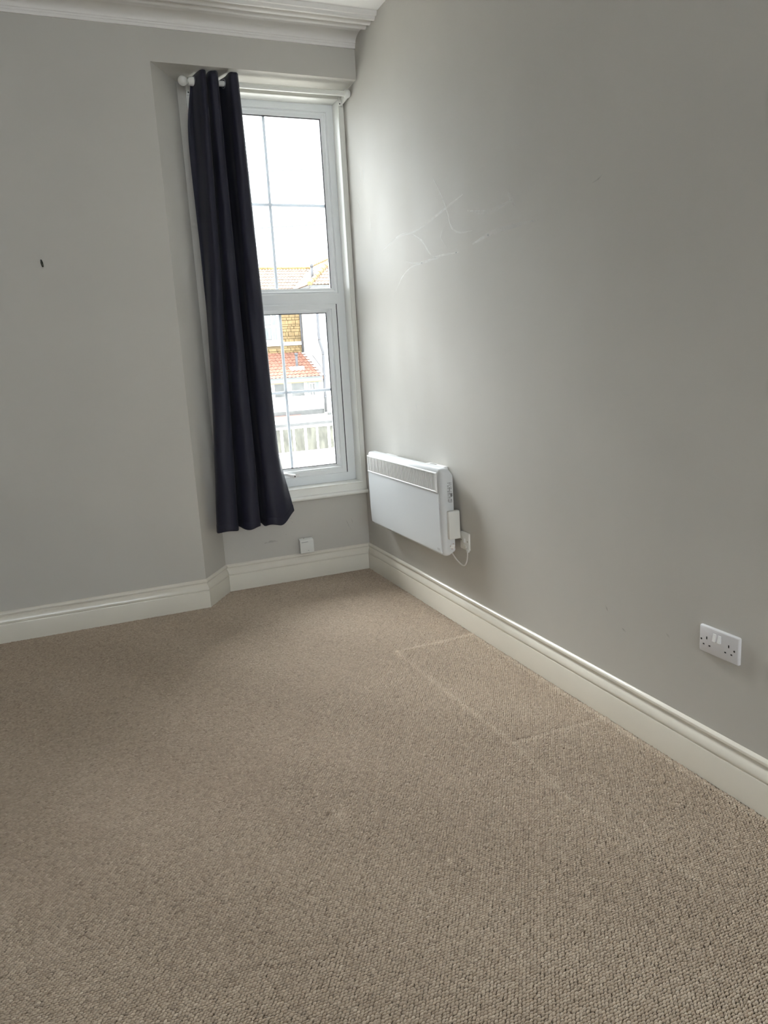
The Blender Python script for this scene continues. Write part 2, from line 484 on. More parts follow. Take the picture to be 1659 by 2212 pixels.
# transom
bm = bmesh.new()
xa, xb = fx0 + 0.035, fx1 - 0.035
extrude_x(bm, [(0.130, 1.733), (0.0795, 1.733), (0.0715, 1.729), (0.070, 1.727), (0.070, 1.676), (0.0715, 1.674), (0.0795, 1.671), (0.130, 1.671)], xa, xb)
# pointed welds at both ends of the transom
for xe, s in ((xb, 1), (xa, -1)):
    v = [bm.verts.new(p) for p in ((xe, 0.0698, 1.727), (xe, 0.0698, 1.676), (xe + s * 0.026, 0.0698, 1.7015), (xe, 0.075, 1.727), (xe, 0.075, 1.676), (xe + s * 0.026, 0.075, 1.7015))]
    bm.faces.new((v[0], v[1], v[2])); bm.faces.new((v[3], v[5], v[4])); bm.faces.new((v[0], v[2], v[5], v[3])); bm.faces.new((v[2], v[1], v[4], v[5]))
obj('transom', bm, M['upvc'], win)
# upper fixed light: glazing bead, gasket, panes, bars
def bead_ring(name, xa, xb, za, zb, yf, parent, wid=0.030):
    bm = bmesh.new()
    rect_ring(bm, xa, xb, za, zb, [(0, yf + 0.045), (0, yf), (0.005, yf - 0.003), (0.010, yf - 0.001), (0.013, yf + 0.006), (wid - 0.007, yf + 0.012), (wid, yf + 0.018), (wid, yf + 0.045)])
    return obj(name, bm, M['upvc'], parent)
def gasket(xa, xb, za, zb, y, parent):
    bm = bmesh.new()
    rect_ring(bm, xa, xb, za, zb, [(0, y), (0, y - 0.006), (0.0065, y - 0.006), (0.0065, y)])
    return obj('gasket', bm, M['gasket'], parent)
UX0, UX1, UZ0, UZ1 = fx0 + 0.040, fx1 - 0.040, 1.733, fz1 - 0.040
bead_ring('glazing_bead', UX0, UX1, UZ0, UZ1, 0.079, win)
g = 0.030
gasket(UX0 + g - 0.002, UX1 - g + 0.002, UZ0 + g - 0.016, UZ1 - g + 0.002, 0.1045, win)
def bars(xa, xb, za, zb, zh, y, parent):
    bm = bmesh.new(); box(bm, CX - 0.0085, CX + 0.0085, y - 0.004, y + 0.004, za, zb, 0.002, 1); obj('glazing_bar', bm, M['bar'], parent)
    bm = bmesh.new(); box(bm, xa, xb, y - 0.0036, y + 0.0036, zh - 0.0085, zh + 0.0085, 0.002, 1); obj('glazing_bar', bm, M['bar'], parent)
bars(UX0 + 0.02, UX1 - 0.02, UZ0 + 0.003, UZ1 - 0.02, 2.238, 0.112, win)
for y in (0.1035, 0.1195):
    boxo('pane', UX0 + 0.02, UX1 - 0.02, y - 0.0015, y + 0.0015, UZ0 + 0.004, UZ1 - 0.02, M['glass'], win)
# lower opening sash
sash = tag(empty('sash', (CX, 0.06, 0.65)))
sash.parent = win; sash.matrix_parent_inverse = Matrix.Translation(-win.location)
SX1, SX0, SZ0, SZ1 = -0.099, mx(-0.099), 0.632, 1.6685
bm = bmesh.new()
rect_ring(bm, SX0, SX1, SZ0, SZ1, [(0, 0.115), (0, 0.062), (0.002, 0.059), (0.006, 0.058), (0.029, 0.058), (0.031, 0.060), (0.033, 0.066), (0.033, 0.115)])
obj('sash_frame', bm, M['upvc'], sash)
# dark gap round the sash and the inner part of the fixed frame that it closes on
bm = bmesh.new(); rect_ring(bm, SX0 - 0.0085, SX1 + 0.0085, SZ0 - 0.005, SZ1 + 0.0025, [(0, 0.12), (0, 0.0712), (0.0095, 0.0712), (0.0095, 0.12)])
obj('sash_seal', bm, M['gasket'], win)
bm = bmesh.new(); rect_ring(bm, fx0 + 0.030, fx1 - 0.030, fz0 + 0.030, 1.690, [(0, 0.125), (0, 0.0706), (0.0225, 0.0706), (0.0225, 0.125)])
obj('inner_frame', bm, M['upvc'], win)
bead_ring('glazing_bead', SX0 + 0.032, SX1 - 0.032, SZ0 + 0.030, SZ1 - 0.024, 0.064, sash, 0.026)
gx0, gx1, gz0, gz1 = SX0 + 0.058, SX1 - 0.058, SZ0 + 0.056, SZ1 - 0.05
gasket(gx0 - 0.002, gx1 + 0.002, gz0 - 0.002, gz1 + 0.002, 0.0895, sash)
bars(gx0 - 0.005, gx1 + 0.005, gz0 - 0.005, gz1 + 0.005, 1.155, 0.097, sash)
for y in (0.0885, 0.1045):
    boxo('pane', gx0 - 0.008, gx1 + 0.008, y - 0.0015, y + 0.0015, gz0 - 0.008, gz1 + 0.008, M['glass'], sash)
# cockspur handle on the bottom rail
bm = bmesh.new()
box(bm, CX - 0.030, CX + 0.030, 0.048, 0.0585, 0.638, 0.656, 0.004, 2)
lathe_axis(bm, (CX - 0.008, 0.050, 0.646), (0, -1, 0), [(0, 0.013), (0.016, 0.012), (0.020, 0.010), (0.022, 0.006)], 16)
tube(bm, [(CX - 0.008, 0.036, 0.648), (CX - 0.035, 0.034, 0.655), (CX - 0.060, 0.034, 0.664), (CX - 0.105, 0.035, 0.667), (CX - 0.125, 0.036, 0.666)], [0.008, 0.008, 0.0075, 0.007, 0.005], 10)
hd = obj('handle', bm, M['white_pl'], sash); smooth_by_angle(hd, 40)
bm = bmesh.new(); lathe_axis(bm, (CX - 0.006, 0.0285, 0.645), (0, -1, 0), [(0, 0.0045), (0.0008, 0.0045)], 12)
obj('keyhole', bm, M['dark'], sash)

# ================================================================== CURTAIN POLE
PY, PZ = -0.135, 2.783
pole = tag(empty('curtain_pole', (-0.46, PY, PZ)), 'white painted curtain pole with ball finial spanning the window recess', 'curtain pole')
bm = bmesh.new(); tube(bm, [(-0.893, PY, PZ), (-0.014, PY, PZ + 0.001)], 0.0138, 20)
o = obj('rod', bm, M['timber'], pole); smooth_by_angle(o, 40)
bm = bmesh.new()
prof = [(0.0, 0.003)]
for k in range(1, 14):
    a = math.pi * k / 15
    prof.append((0.0245 - 0.0245 * math.cos(a), 0.0245 * math.sin(a)))
prof += [(0.0490, 0.013), (0.051, 0.013), (0.052, 0.019), (0.058, 0.020), (0.062, 0.018), (0.063, 0.0145), (0.075, 0.0145)]
lathe_axis(bm, (-0.944, PY, PZ), (1, 0, 0), prof, 24)
o = obj('finial', bm, M['timber'], pole); smooth_by_angle(o, 40)
bm = bmesh.new()
lathe_axis(bm, (-0.0275, PY, PZ + 0.001), (1, 0, 0), [(0, 0.0145), (0.001, 0.0185), (0.006, 0.0205), (0.012, 0.0208), (0.019, 0.0195), (0.024, 0.016), (0.026, 0.006)], 24)
o = obj('finial', bm, M['timber'], pole); smooth_by_angle(o, 40)
def pole_bracket(x):
    bm = bmesh.new()
    lathe_axis(bm, (x - 0.012, PY, PZ), (1, 0, 0), [(0, 0.015), (0.002, 0.0205), (0.012, 0.022), (0.022, 0.0205), (0.024, 0.015)], 20)
    a = [bm.verts.new((x + s, y, z)) for s in (0.005, 0.0105) for y, z in ((PY + 0.010, PZ + 0.008), (PY + 0.006, PZ - 0.017), (-0.029, PZ - 0.026), (-0.029, PZ + 0.014))]
    for f in ((0, 1, 2, 3), (7, 6, 5, 4), (0, 4, 5, 1), (1, 5, 6, 2), (2, 6, 7, 3), (3, 7, 4, 0)): bm.faces.new([a[i] for i in f])
    box(bm, x - 0.0145, x + 0.0125, -0.0305, -0.0205, PZ - 0.032, PZ + 0.016, 0.003, 2)
    b = obj('bracket', bm, M['timber'], pole); smooth_by_angle(b, 40)
    bm = bmesh.new(); lathe_axis(bm, (x - 0.004, -0.0304, PZ - 0.019), (0, -1, 0), [(0, 0.0038), (0.0006, 0.0038)], 10)
    obj('screw_hole', bm, M['dark'], b)
pole_bracket(-0.874)
pole_bracket(-0.022)

# ================================================================== CURTAIN
def catmull(P, n):
    P = [Vector(p) for p in P]
    out = []
    S = len(P) - 1
    for i in range(n):
        t = i / (n - 1) * S; k = min(int(t), S - 1); u = t - k
        p0 = P[k - 1] if k > 0 else 2 * P[0] - P[1]; p1 = P[k]; p2 = P[k + 1]; p3 = P[k + 2] if k + 2 <= S else 2 * P[S] - P[S - 1]
        out.append(0.5 * ((2 * p1) + (p2 - p0) * u + (2 * p0 - 5 * p1 + 4 * p2 - p3) * u * u + (3 * p1 - p0 - 3 * p2 + p3) * u ** 3))
    return out
TOP = [(-.872, -.112), (-.864, -.118), (-.853, -.185), (-.830, -.226), (-.809, -.200), (-.803, -.125), (-.797, -.200), (-.773, -.226), (-.749, -.200), (-.744, -.100), (-.724, -.090), (-.704, -.150), (-.693, -.212), (-.668, -.227), (-.644, -.200), (-.650, -.120)]
UPP = [(-.915, -.112), (-.886, -.122), (-.862, -.195), (-.839, -.228), (-.815, -.200), (-.808, -.120), (-.801, -.198), (-.776, -.227), (-.749, -.200), (-.742, -.105), (-.723, -.098), (-.705, -.155), (-.694, -.211), (-.665, -.227), (-.636, -.198), (-.640, -.125)]
MID = [(-.912, -.110), (-.900, -.125), (-.884, -.205), (-.856, -.229), (-.829, -.200), (-.820, -.118), (-.812, -.195), (-.783, -.228), (-.748, -.200), (-.740, -.112), (-.722, -.110), (-.708, -.160), (-.697, -.210), (-.662, -.226), (-.622, -.195), (-.618, -.130)]
LOW = [(-.915, -.095), (-.950, -.125), (-.958, -.200), (-.908, -.234), (-.860, -.200), (-.850, -.112), (-.832, -.190), (-.788, -.230), (-.741, -.200), (-.735, -.110), (-.722, -.112), (-.710, -.160), (-.695, -.208), (-.645, -.224), (-.600, -.190), (-.585, -.125)]
BOT = [(-.940, -.090), (-.978, -.125), (-.986, -.200), (-.928, -.236), (-.874, -.200), (-.864, -.110), (-.838, -.190), (-.790, -.232), (-.743, -.200), (-.736, -.108), (-.724, -.114), (-.712, -.160), (-.694, -.206), (-.640, -.226), (-.583, -.200), (-.520, -.140)]
CZT, CZB = 2.812, 0.412
keys = [(CZT, TOP), (2.53, UPP), (1.9, MID), (0.85, LOW), (CZB, BOT)]
def section(z):
    # smooth interpolation through the keyed sections
    zs = [k[0] for k in keys]
    for i in range(4):
        if z >= zs[i + 1] - 1e-9:
            break
    t = (zs[i] - z) / (zs[i] - zs[i + 1])
    a = keys[max(i - 1, 0)][1]; b = keys[i][1]; c = keys[i + 1][1]; d = keys[min(i + 2, 4)][1]
    za, zb, zc, zd = zs[max(i - 1, 0)], zs[i], zs[i + 1], zs[min(i + 2, 4)]
    out = []
    for q in range(len(b)):
        v = []
        for ax in (0, 1):
            m0 = (c[q][ax] - a[q][ax]) / (za - zc) * (zb - zc) if za != zb else (c[q][ax] - b[q][ax])
            m1 = (d[q][ax] - b[q][ax]) / (zb - zd) * (zb - zc) if zd != zc else (c[q][ax] - b[q][ax])
            t2, t3 = t * t, t ** 3
            v.append((2 * t3 - 3 * t2 + 1) * b[q][ax] + (t3 - 2 * t2 + t) * m0 + (-2 * t3 + 3 * t2) * c[q][ax] + (t3 - t2) * m1)
        out.append((v[0], v[1], 0))
    return out
def curtain():
    root = tag(empty('curtain', (-0.78, PY, CZB)), 'dark navy blackout curtain hanging in deep folds from the white pole', 'curtain')
    NU, NV = 220, 90
    zs = [CZT - (CZT - CZB) * (k / (NV - 1)) for k in range(NV)]
    bm = bmesh.new(); grid = []
    for z in zs:
        sec = catmull(section(z), NU)
        rowv = []
        for i, p in enumerate(sec):
            u = i / (NU - 1)
            f = (CZT - z) / (CZT - CZB)
            # hem: wavy lower edge, lifted at the free corner
            lift = (0.050 * max(0, (u - 0.88) / 0.12) ** 1.5 + 0.006 * math.sin(u * 40)) * max(0, f - 0.6) / 0.4
            # cloth pulled in a little under each eyelet
            pin = 0.0015 * math.sin(u * 95 + z * 3) * (1 - f) 
            crease = 0.002 * math.sin(z * 17 + u * 25) * math.exp(-((z - 0.75) / 0.25) ** 2) + 0.0015 * math.sin(z * 9 + u * 60)
            rowv.append(bm.verts.new((p.x + crease * 0.6, p.y + pin + crease, z + lift)))
        grid.append(rowv)
    for a, b in zip(grid, grid[1:]):
        for i in range(NU - 1):
            bm.faces.new((a[i], a[i + 1], b[i + 1], b[i]))
    cl = obj('cloth', bm, M['curtain'], root, smooth=True)
    md = cl.modifiers.new('thick', 'SOLIDIFY'); md.thickness = 0.0016; md.offset = 0
    # stitched hem band near the lower edge: a slightly proud fold of the same cloth
    bm = bmesh.new(); prev = None
    for z in (CZB + 0.004, CZB + 0.040, CZB + 0.0425):
        sec = catmull(section(z), NU); r_ = []
        for i, p in enumerate(sec):
            u = i / (NU - 1); f = (CZT - z) / (CZT - CZB)
            a = sec[max(i - 1, 0)]; b = sec[min(i + 1, NU - 1)]
            d = (b - a).normalized(); nrm = Vector((d.y, -d.x, 0))
            lift = (0.050 * max(0, (u - 0.88) / 0.12) ** 1.5 + 0.006 * math.sin(u * 40)) * max(0, f - 0.6) / 0.4
            crease = 0.002 * math.sin(z * 17 + u * 25) * math.exp(-((z - 0.75) / 0.25) ** 2) + 0.0015 * math.sin(z * 9 + u * 60)
            off = 0.0022 if z < CZB + 0.041 else 0.0008
            r_.append(bm.verts.new((p.x + crease * .6 + nrm.x * off, p.y + crease + nrm.y * off, z + lift)))
        if prev:
            for i in range(NU - 1): bm.faces.new((prev[i], prev[i + 1], r_[i + 1], r_[i]))
        prev = r_
    obj('hem', bm, M['curtain'], root, smooth=True)
    # eyelets where the cloth crosses the pole
    sec = catmull(section(PZ), 1200)
    for i in range(len(sec) - 1):
        a, b = sec[i], sec[i + 1]
        if (a.y - PY) * (b.y - PY) < 0 :
            d = (b - a).normalized(); nrm = Vector((d.y, -d.x, 0))
            bm = bmesh.new(); R_, r_ = 0.021, 0.0036
            sgn = Vector((0, 0, 1)); side = d
            ring = []
            for k in range(20):
                th = 2 * math.pi * k / 20
                cdir = side * math.cos(th) + sgn * math.sin(th)
                ring.append([bm.verts.new(Vector((a.x, PY, PZ)) + cdir * (R_ + r_ * math.cos(2 * math.pi * j / 6)) + nrm * r_ * math.sin(2 * math.pi * j / 6)) for j in range(6)])
            for k in range(20):
                for j in range(6):
                    bm.faces.new((ring[k][j], ring[(k + 1) % 20][j], ring[(k + 1) % 20][(j + 1) % 6], ring[k][(j + 1) % 6]))
            obj('eyelet', bm, M['eyelet'], root, smooth=True)
curtain()

# ================================================================== PANEL HEATER
def heater():
    root = tag(empty('panel_heater', (0, -0.79, 0.36)), 'white wall-mounted electric panel heater with a finned grille, right of the window', 'heater')
    ya, yb = -0.322, -1.258     # far / near ends
    xf = -0.100                 # front face
    # casing: section (x,z) swept along y, front face slightly bowed at the foot
    bm = bmesh.new()
    sec = [(-0.034, 0.380), (-0.034, 0.772), (-0.052, 0.795), (-0.060, 0.799), (-0.086, 0.799), (-0.094, 0.797), (-0.099, 0.790), (-0.1005, 0.780),
           (-0.1005, 0.600), (-0.099, 0.470), (-0.096, 0.395), (-0.093, 0.378), (-0.086, 0.368), (-0.074, 0.364), (-0.058, 0.366)]
    def inset(s, d):
        cx = sum(p[0] for p in s) / len(s); cz = 0.58
        return [(p[0] if p[0] > -0.036 else min(-0.036, p[0] + (d if p[0] < -0.06 else 0)), p[1] + (d * 0.8 if p[1] < cz else -d * 0.8) if (p[1] > 0.76 or p[1] < 0.40) else p[1]) for p in s]
    rings = []
    stations = [(ya, 0.016), (ya - 0.004, 0.008), (ya - 0.011, 0.002), (ya - 0.020, 0.0), (yb + 0.026, 0.0), (yb + 0.014, 0.003), (yb + 0.005, 0.010), (yb, 0.021)]
    for y, d in stations:
        rings.append([bm.verts.new((x, y, z)) for x, z in inset(sec, d)])
    n = len(sec)
    for a, b in zip(rings, rings[1:]):
        for i in range(n): bm.faces.new((a[i], a[(i + 1) % n], b[(i + 1) % n], b[i]))
    bm.faces.new(rings[0]); bm.faces.new(rings[-1][::-1])
    c = obj('casing', bm, M['enamel'], root); smooth_by_angle(c, 32)
    # flat front panel, a thin sheet proud of the casing
    bm = bmesh.new()
    pts = [(0.680, -0.1015), (0.600, -0.1018), (0.500, -0.1010), (0.430, -0.0990), (0.392, -0.0972), (0.381, -0.0962)]
    L_ = []
    for z, x in pts:
        L_.append([bm.verts.new((x - 0.0012, ya - 0.004, z)), bm.verts.new((x - 0.0012, yb + 0.022, z)), bm.verts.new((x + 0.004, ya - 0.004, z)), bm.verts.new((x + 0.004, yb + 0.022, z))])
    for a, b in zip(L_, L_[1:]):
        bm.faces.new((a[0], a[1], b[1], b[0])); bm.faces.new((a[1], a[3], b[3], b[1])); bm.faces.new((a[0], b[0], b[2], a[2]))
    bm.faces.new(L_[-1][0:1] + L_[-1][1:2] + [L_[-1][3], L_[-1][2]]); bm.faces.new([L_[0][0], L_[0][2], L_[0][3], L_[0][1]])
    fp = obj('front_panel', bm, M['enamel'], root); smooth_by_angle(fp, 40)
    # outlet grille: bright frame, dark slot, fins
    gy0, gy1, gz0, gz1 = -0.334, -1.214, 0.688, 0.769
    bm = bmesh.new()
    for a in ((gy0 + 0.009, gy1 - 0.009, gz1, gz1 + 0.008), (gy0 + 0.009, gy1 - 0.009, gz0 - 0.008, gz0), (gy0 + 0.008, gy0, gz0 - 0.002, gz1 + 0.002), (gy1, gy1 - 0.009, gz0 - 0.002, gz1 + 0.002)):
        box(bm, -0.1065, -0.0995, min(a[0], a[1]), max(a[0], a[1]), a[2], a[3], 0.0022, 2)
    obj('grille_frame', bm, M['white_pl'], root)
    bm = bmesh.new(); box(bm, -0.1012, -0.1008, gy1, gy0, gz0, gz1); obj('grille_slot', bm, M['darkgrey'], root)
    bm = bmesh.new()
    nf = 62
    for k in range(nf):
        y = gy0 - 0.008 - (gy0 - gy1 - 0.014) * k / (nf - 1)
        w = 0.0024 + 0.0018 * math.sin(k * 0.9) ** 2
        box(bm, -0.1052, -0.1012, y - w, y + w, gz0, gz1)
    obj('grille_fins', bm, M['fin'], root, kind='stuff')
    # wall bracket behind, seen over the top
    bm = bmesh.new()
    box(bm, -0.036, -0.001, -1.150, -0.955, 0.40, 0.789, 0.002, 1)
    br = obj('wall_bracket', bm, M['white_pl'], root)
    bm = bmesh.new(); box(bm, -0.020, -0.012, -1.055, -0.985, 0.7885, 0.7896); obj('slot', bm, M['darkgrey'], br)
    bm = bmesh.new(); box(bm, -0.036, -0.001, -0.55, -0.40, 0.40, 0.785, 0.002, 1); obj('wall_bracket', bm, M['white_pl'], root)
    # thermostat box on the near side, its control and its rating label
    bm = bmesh.new(); box(bm, -0.072, -0.010, yb - 0.018, yb + 0.01, 0.452, 0.592, 0.006, 3)
    cb = obj('control_box', bm, M['white_pl2'], root); smooth_by_angle(cb, 40)
    bm = bmesh.new(); lathe_axis(bm, (-0.050, yb - 0.0005, 0.415), (0, -1, 0), [(0, 0.013), (0.004, 0.012), (0.006, 0.009)], 18)
    kn = obj('control_dial', bm, M['white_pl'], root); smooth_by_angle(kn, 40)
    bm = bmesh.new()
    for dx, dz in ((0.010, -0.004), (-0.004, -0.011), (-0.012, 0.003), (0.004, 0.012)):
        box(bm, -0.050 + dx - 0.003, -0.050 + dx + 0.003, yb - 0.0055, yb - 0.0045, 0.415 + dz - 0.0012, 0.415 + dz + 0.0012)
    obj('dial_mark', bm, M['neon'], kn)
    # small print, turned upright along the side: too small to read in the photograph
    rr = random.Random(4); bm = bmesh.new()
    for colx, step in ((-0.0445, 0.0062), (-0.053, 0.0058), (-0.061, 0.0065)):
        z = 0.728
        while z > 0.632:
            h = rr.choice((0.0022, 0.003, 0.0042)); w = rr.choice((0.0018, 0.0026, 0.0034))
            if rr.random() < 0.72: box(bm, colx - w, colx + w, yb - 0.0008, yb + 0.0002, z - h, z)
            z -= step
    box(bm, -0.0490, -0.0390, yb - 0.0008, yb + 0.0002, 0.660, 0.676)
    obj('rating_print', bm, M['print_lt2'], root)
    # maker's mark, bottom right of the front (illegible)
    bm = bmesh.new()
    for k in range(7): box(bm, -0.0990, -0.0978, -1.195 - k * 0.0042 - 0.0013, -1.195 - k * 0.0042 + 0.0013, 0.3985, 0.4015)
    for k in range(6): box(bm, -0.0988, -0.0976, -1.197 - k * 0.0042 - 0.0013, -1.197 - k * 0.0042 + 0.0013, 0.3930, 0.3955)
    obj('maker_mark', bm, M['print_lt'], root)
    # flex from the heater's foot up to the fused outlet
    bm = bmesh.new()
    P = catmull([(-0.040, -1.235, 0.375), (-0.030, -1.250, 0.350), (-0.018, -1.272, 0.328), (-0.014, -1.298, 0.322), (-0.014, -1.322, 0.335), (-0.014, -1.338, 0.365), (-0.013, -1.342, 0.398)], 30)
    tube(bm, P, 0.0036, 8)
    obj('power_flex', bm, M['cable'], root, smooth=True)
heater()

# ================================================================== FUSED SPUR
def rounded_plate(bm, y0, y1, z0, z1, x, th, r=0.006, bev=0.003):
    """plate on the right wall: front face at x-th"""
    pts = []
    for cy, cz, a0 in ((y1 - r, z1 - r, 0), (y0 + r, z1 - r, 90), (y0 + r, z0 + r, 180), (y1 - r, z0 + r, 270)):
        for k in range(5):
            a = math.radians(a0 + 90 * k / 4); pts.append((cy + r * math.cos(a), cz + r * math.sin(a)))
    cy, cz = (y0 + y1) / 2, (z0 + z1) / 2
    def ring(xx, ins):
        return [bm.verts.new((xx, cy + (p[0] - cy) * (1 - ins / (abs(y1 - y0) / 2)), cz + (p[1] - cz) * (1 - ins / (abs(z1 - z0) / 2)))) for p in pts]
    rs = [ring(x, 0), ring(x - th + bev, 0), ring(x - th + bev * 0.4, bev * 0.35), ring(x - th, bev)]
    n = len(pts)
    for a, b in zip(rs, rs[1:]):
        for i in range(n): bm.faces.new((a[i], a[(i + 1) % n], b[(i + 1) % n], b[i]))
    bm.faces.new(rs[0]); bm.faces.new(rs[-1][::-1])

spur = tag(empty('fused_spur', (0, -1.306, 0.445)), 'small white fused outlet plate feeding the heater flex, behind the heater', 'outlet')
bm = bmesh.new(); rounded_plate(bm, -1.349, -1.263, 0.402, 0.488, 0.0, 0.009)
o = obj('plate', bm, M['white_pl2'], spur); smooth_by_angle(o, 35)
bm = bmesh.new(); box(bm, -0.0135, -0.0085, -1.315, -1.301, 0.437, 0.460, 0.002, 2); obj('rocker_switch', bm, M['white_pl'], spur)
for y in (-1.275, -1.338):
    bm = bmesh.new(); lathe_axis(bm, (-0.0088, y, 0.447), (-1, 0, 0), [(0, 0.0036), (0.0012, 0.0034), (0.0016, 0.0022)], 12); obj('screw', bm, M['brass'], spur)
bm = bmesh.new(); box(bm, -0.0115, -0.0085, -1.325, -1.300, 0.413, 0.426, 0.0012, 2); obj('fuse_carrier', bm, M['white_pl2'], spur)
bm = bmesh.new(); box(bm, -0.016, -0.003, -1.348, -1.332, 0.396, 0.408, 0.002, 2); obj('flex_clamp', bm, M['white_pl2'], spur)

# ================================================================== DOUBLE SOCKET
sk = tag(empty('double_socket', (0, -2.849, 0.449)), 'white double mains socket with two rocker switches low on the right wall', 'socket')
bm = bmesh.new(); rounded_plate(bm, -2.922, -2.776, 0.4065, 0.4905, 0.0, 0.0095, r=0.005, bev=0.0035)
o = obj('plate', bm, M['socket'], sk); smooth_by_angle(o, 35)
for yc in (-2.8345, -2.8530):
    bm = bmesh.new()
    v = [bm.verts.new(p) for p in ((-0.0105, yc + 0.0052, 0.4755), (-0.0105, yc - 0.0052, 0.4755), (-0.0150, yc - 0.0052, 0.4535), (-0.0150, yc + 0.0052, 0.4535),
                                   (-0.0085, yc + 0.0058, 0.4765), (-0.0085, yc - 0.0058, 0.4765), (-0.0085, yc - 0.0058, 0.4525), (-0.0085, yc + 0.0058, 0.4525))]
    for f in ((0, 1, 2, 3), (4, 5, 1, 0), (5, 6, 2, 1), (6, 7, 3, 2), (7, 4, 0, 3), (7, 6, 5, 4)): bm.faces.new([v[i] for i in f])
    obj('rocker_switch', bm, M['white_pl'], sk)
def pin(y, z, w, h, nm='pin_slot'):
    bm = bmesh.new(); box(bm, -0.0098, -0.0090, y - w / 2, y + w / 2, z - h / 2, z + h / 2); obj(nm, bm, M['dark'], sk)
for cy, pins in ((-2.805, (-2.7938, -2.8163)), (-2.8864, (-2.8748, -2.8970))):
    pin(cy, 0.4545, 0.0040, 0.0085, 'earth_slot')
    for py_ in pins: pin(py_, 0.4328, 0.0062, 0.0040)
for y in (-2.7848, -2.9066):
    bm = bmesh.new(); lathe_axis(bm, (-0.0092, y, 0.4465), (-1, 0, 0), [(0, 0.0031), (0.0008, 0.0030), (0.0009, 0.0018)], 12)
    obj('screw', bm, M['dark'], sk)

# ================================================================== SENSOR BOX UNDER THE WINDOW
bx = tag(empty('receiver_box', (-0.428, -0.011, 0.171)), 'small white plastic control box on the wall above the skirting, under the window', 'control box')
bm = bmesh.new()
sec = [(-0.012, 0.1735), (-0.044, 0.1735), (-0.0455, 0.176), (-0.0450, 0.246), (-0.043, 0.2525), (-0.038, 0.2565), (-0.026, 0.2605), (-0.012, 0.2620)]
extrude_x(bm, sec, -0.473, -0.387)
o = obj('cover', bm, M['white_pl2'], bx); smooth_by_angle(o, 28)
boxo('back_plate', -0.470, -0.390, -0.012, 0.0, 0.1730, 0.2590, M['darkgrey'], bx)
rr = random.Random(9); bm = bmesh.new(); x = -0.462
while x < -0.420:
    w = rr.choice((0.0020, 0.0028)); box(bm, x - .002, x + w - .002, -0.0460, -0.0445, 0.2405, 0.2442); x += w + 0.0011
obj('name_print', bm, M['print_lt'], bx)
bm = bmesh.new(); box(bm, -0.4275, -0.4205, -0.0462, -0.0448, 0.188, 0.1897); box(bm, -0.4217, -0.4205, -0.0462, -0.0448, 0.183, 0.1897); obj('push_button', bm, M['print_lt'], bx)
bm = bmesh.new(); box(bm, -0.445, -0.437, -0.0200, -0.0170, 0.2605, 0.2625); obj('vent_slot', bm, M['darkgrey'], bx)

# ================================================================== HOOK ON THE LEFT WALL
hk = tag(empty('wall_hook', (-1.707, -D1, 1.872)), 'tiny dark metal hook on the bare grey wall left of the window', 'hook')
bm = bmesh.new(); tube(bm, [(-1.7085, -D1 - 0.0005, 1.888), (-1.7075, -D1 - 0.006, 1.884)], [0.0035, 0.0028], 8)
obj('pin_head', bm, M['hook'], hk, smooth=True)
bm = bmesh.new()
tube(bm, [(-1.708, -D1 - 0.006, 1.886), (-1.707, -D1 - 0.007, 1.876), (-1.7055, -D1 - 0.007, 1.864), (-1.7045, -D1 - 0.008, 1.858), (-1.7040, -D1 - 0.013, 1.857)], [0.0032, 0.0055, 0.0052, 0.0045, 0.0025], 8)
obj('hook', bm, M['hook'], hk, smooth=True)

# ================================================================== SCUFFS ON THE RIGHT WALL
def ribbon(pts, w, m=None, back=False):
    bm = bmesh.new(); P = catmull([(0, y, z) for y, z in pts], 5 * len(pts)); prev = None
    for i, p in enumerate(P):
        d = (P[min(i + 1, len(P) - 1)] - P[max(i - 1, 0)]).normalized(); n = Vector((0, -d.z, d.y))
        t = i / (len(P) - 1); ww = w * (0.25 + 0.75 * math.sin(math.pi * min(max(t, 0.03), 0.97)))
        c = [bm.verts.new((-0.0005, p.y + n.y * ww, p.z + n.z * ww)), bm.verts.new((-0.0005, p.y - n.y * ww, p.z - n.z * ww))]
        if prev: bm.faces.new((prev[0], c[0], c[1], prev[1]))
        prev = c
    if back:      # same ribbon laid on the wall under the window
        for v in bm.verts: v.co = Vector((v.co.y, -0.0005, v.co.z))
    obj('scuff_mark', bm, m or M['scuff'], wall_w if back else wall_r)
S = [([(-.985, 1.93), (-1.10, 1.950), (-1.24, 1.972), (-1.39, 1.994)], .006), ([(-1.113, 2.122), (-1.19, 2.03), (-1.24, 1.95), (-1.275, 1.88), (-1.35, 1.845), (-1.46, 1.835)], .005),
     ([(-.50, 1.90), (-.70, 1.935), (-.90, 1.925), (-1.06, 1.95)], .006), ([(-.86, 1.921), (-.97, 1.87), (-1.05, 1.80), (-1.13, 1.764)], .005),
     ([(-1.209, 1.899), (-1.168, 1.86), (-1.19, 1.83), (-1.223, 1.801)], .0025), ([(-.774, 1.801), (-.90, 1.775), (-1.02, 1.770), (-1.16, 1.775), (-1.35, 1.765)], .006),
     ([(-.593, 1.647), (-.72, 1.73), (-.84, 1.765), (-.97, 1.768)], .005), ([(-1.747, 1.928), (-1.797, 1.867)], .012), ([(-1.426, 1.921), (-1.60, 1.885), (-1.787, 1.895)], .008),
     ([(-.81, 1.10), (-.82, 1.065), (-.815, 1.045)], .006), ([(-.86, 1.165), (-.87, 1.158)], .008), ([(-.20, 2.40), (-.215, 2.36), (-.22, 2.31)], .006),
     ([(-.25, 2.42), (-.27, 2.34), (-.262, 2.27)], .005), ([(-.16, 2.22), (-.20, 2.16)], .007), ([(-1.46, 1.78), (-1.66, 1.80), (-1.95, 1.79)], .010), ([(-.32, 2.10), (-.33, 2.02)], .004)]
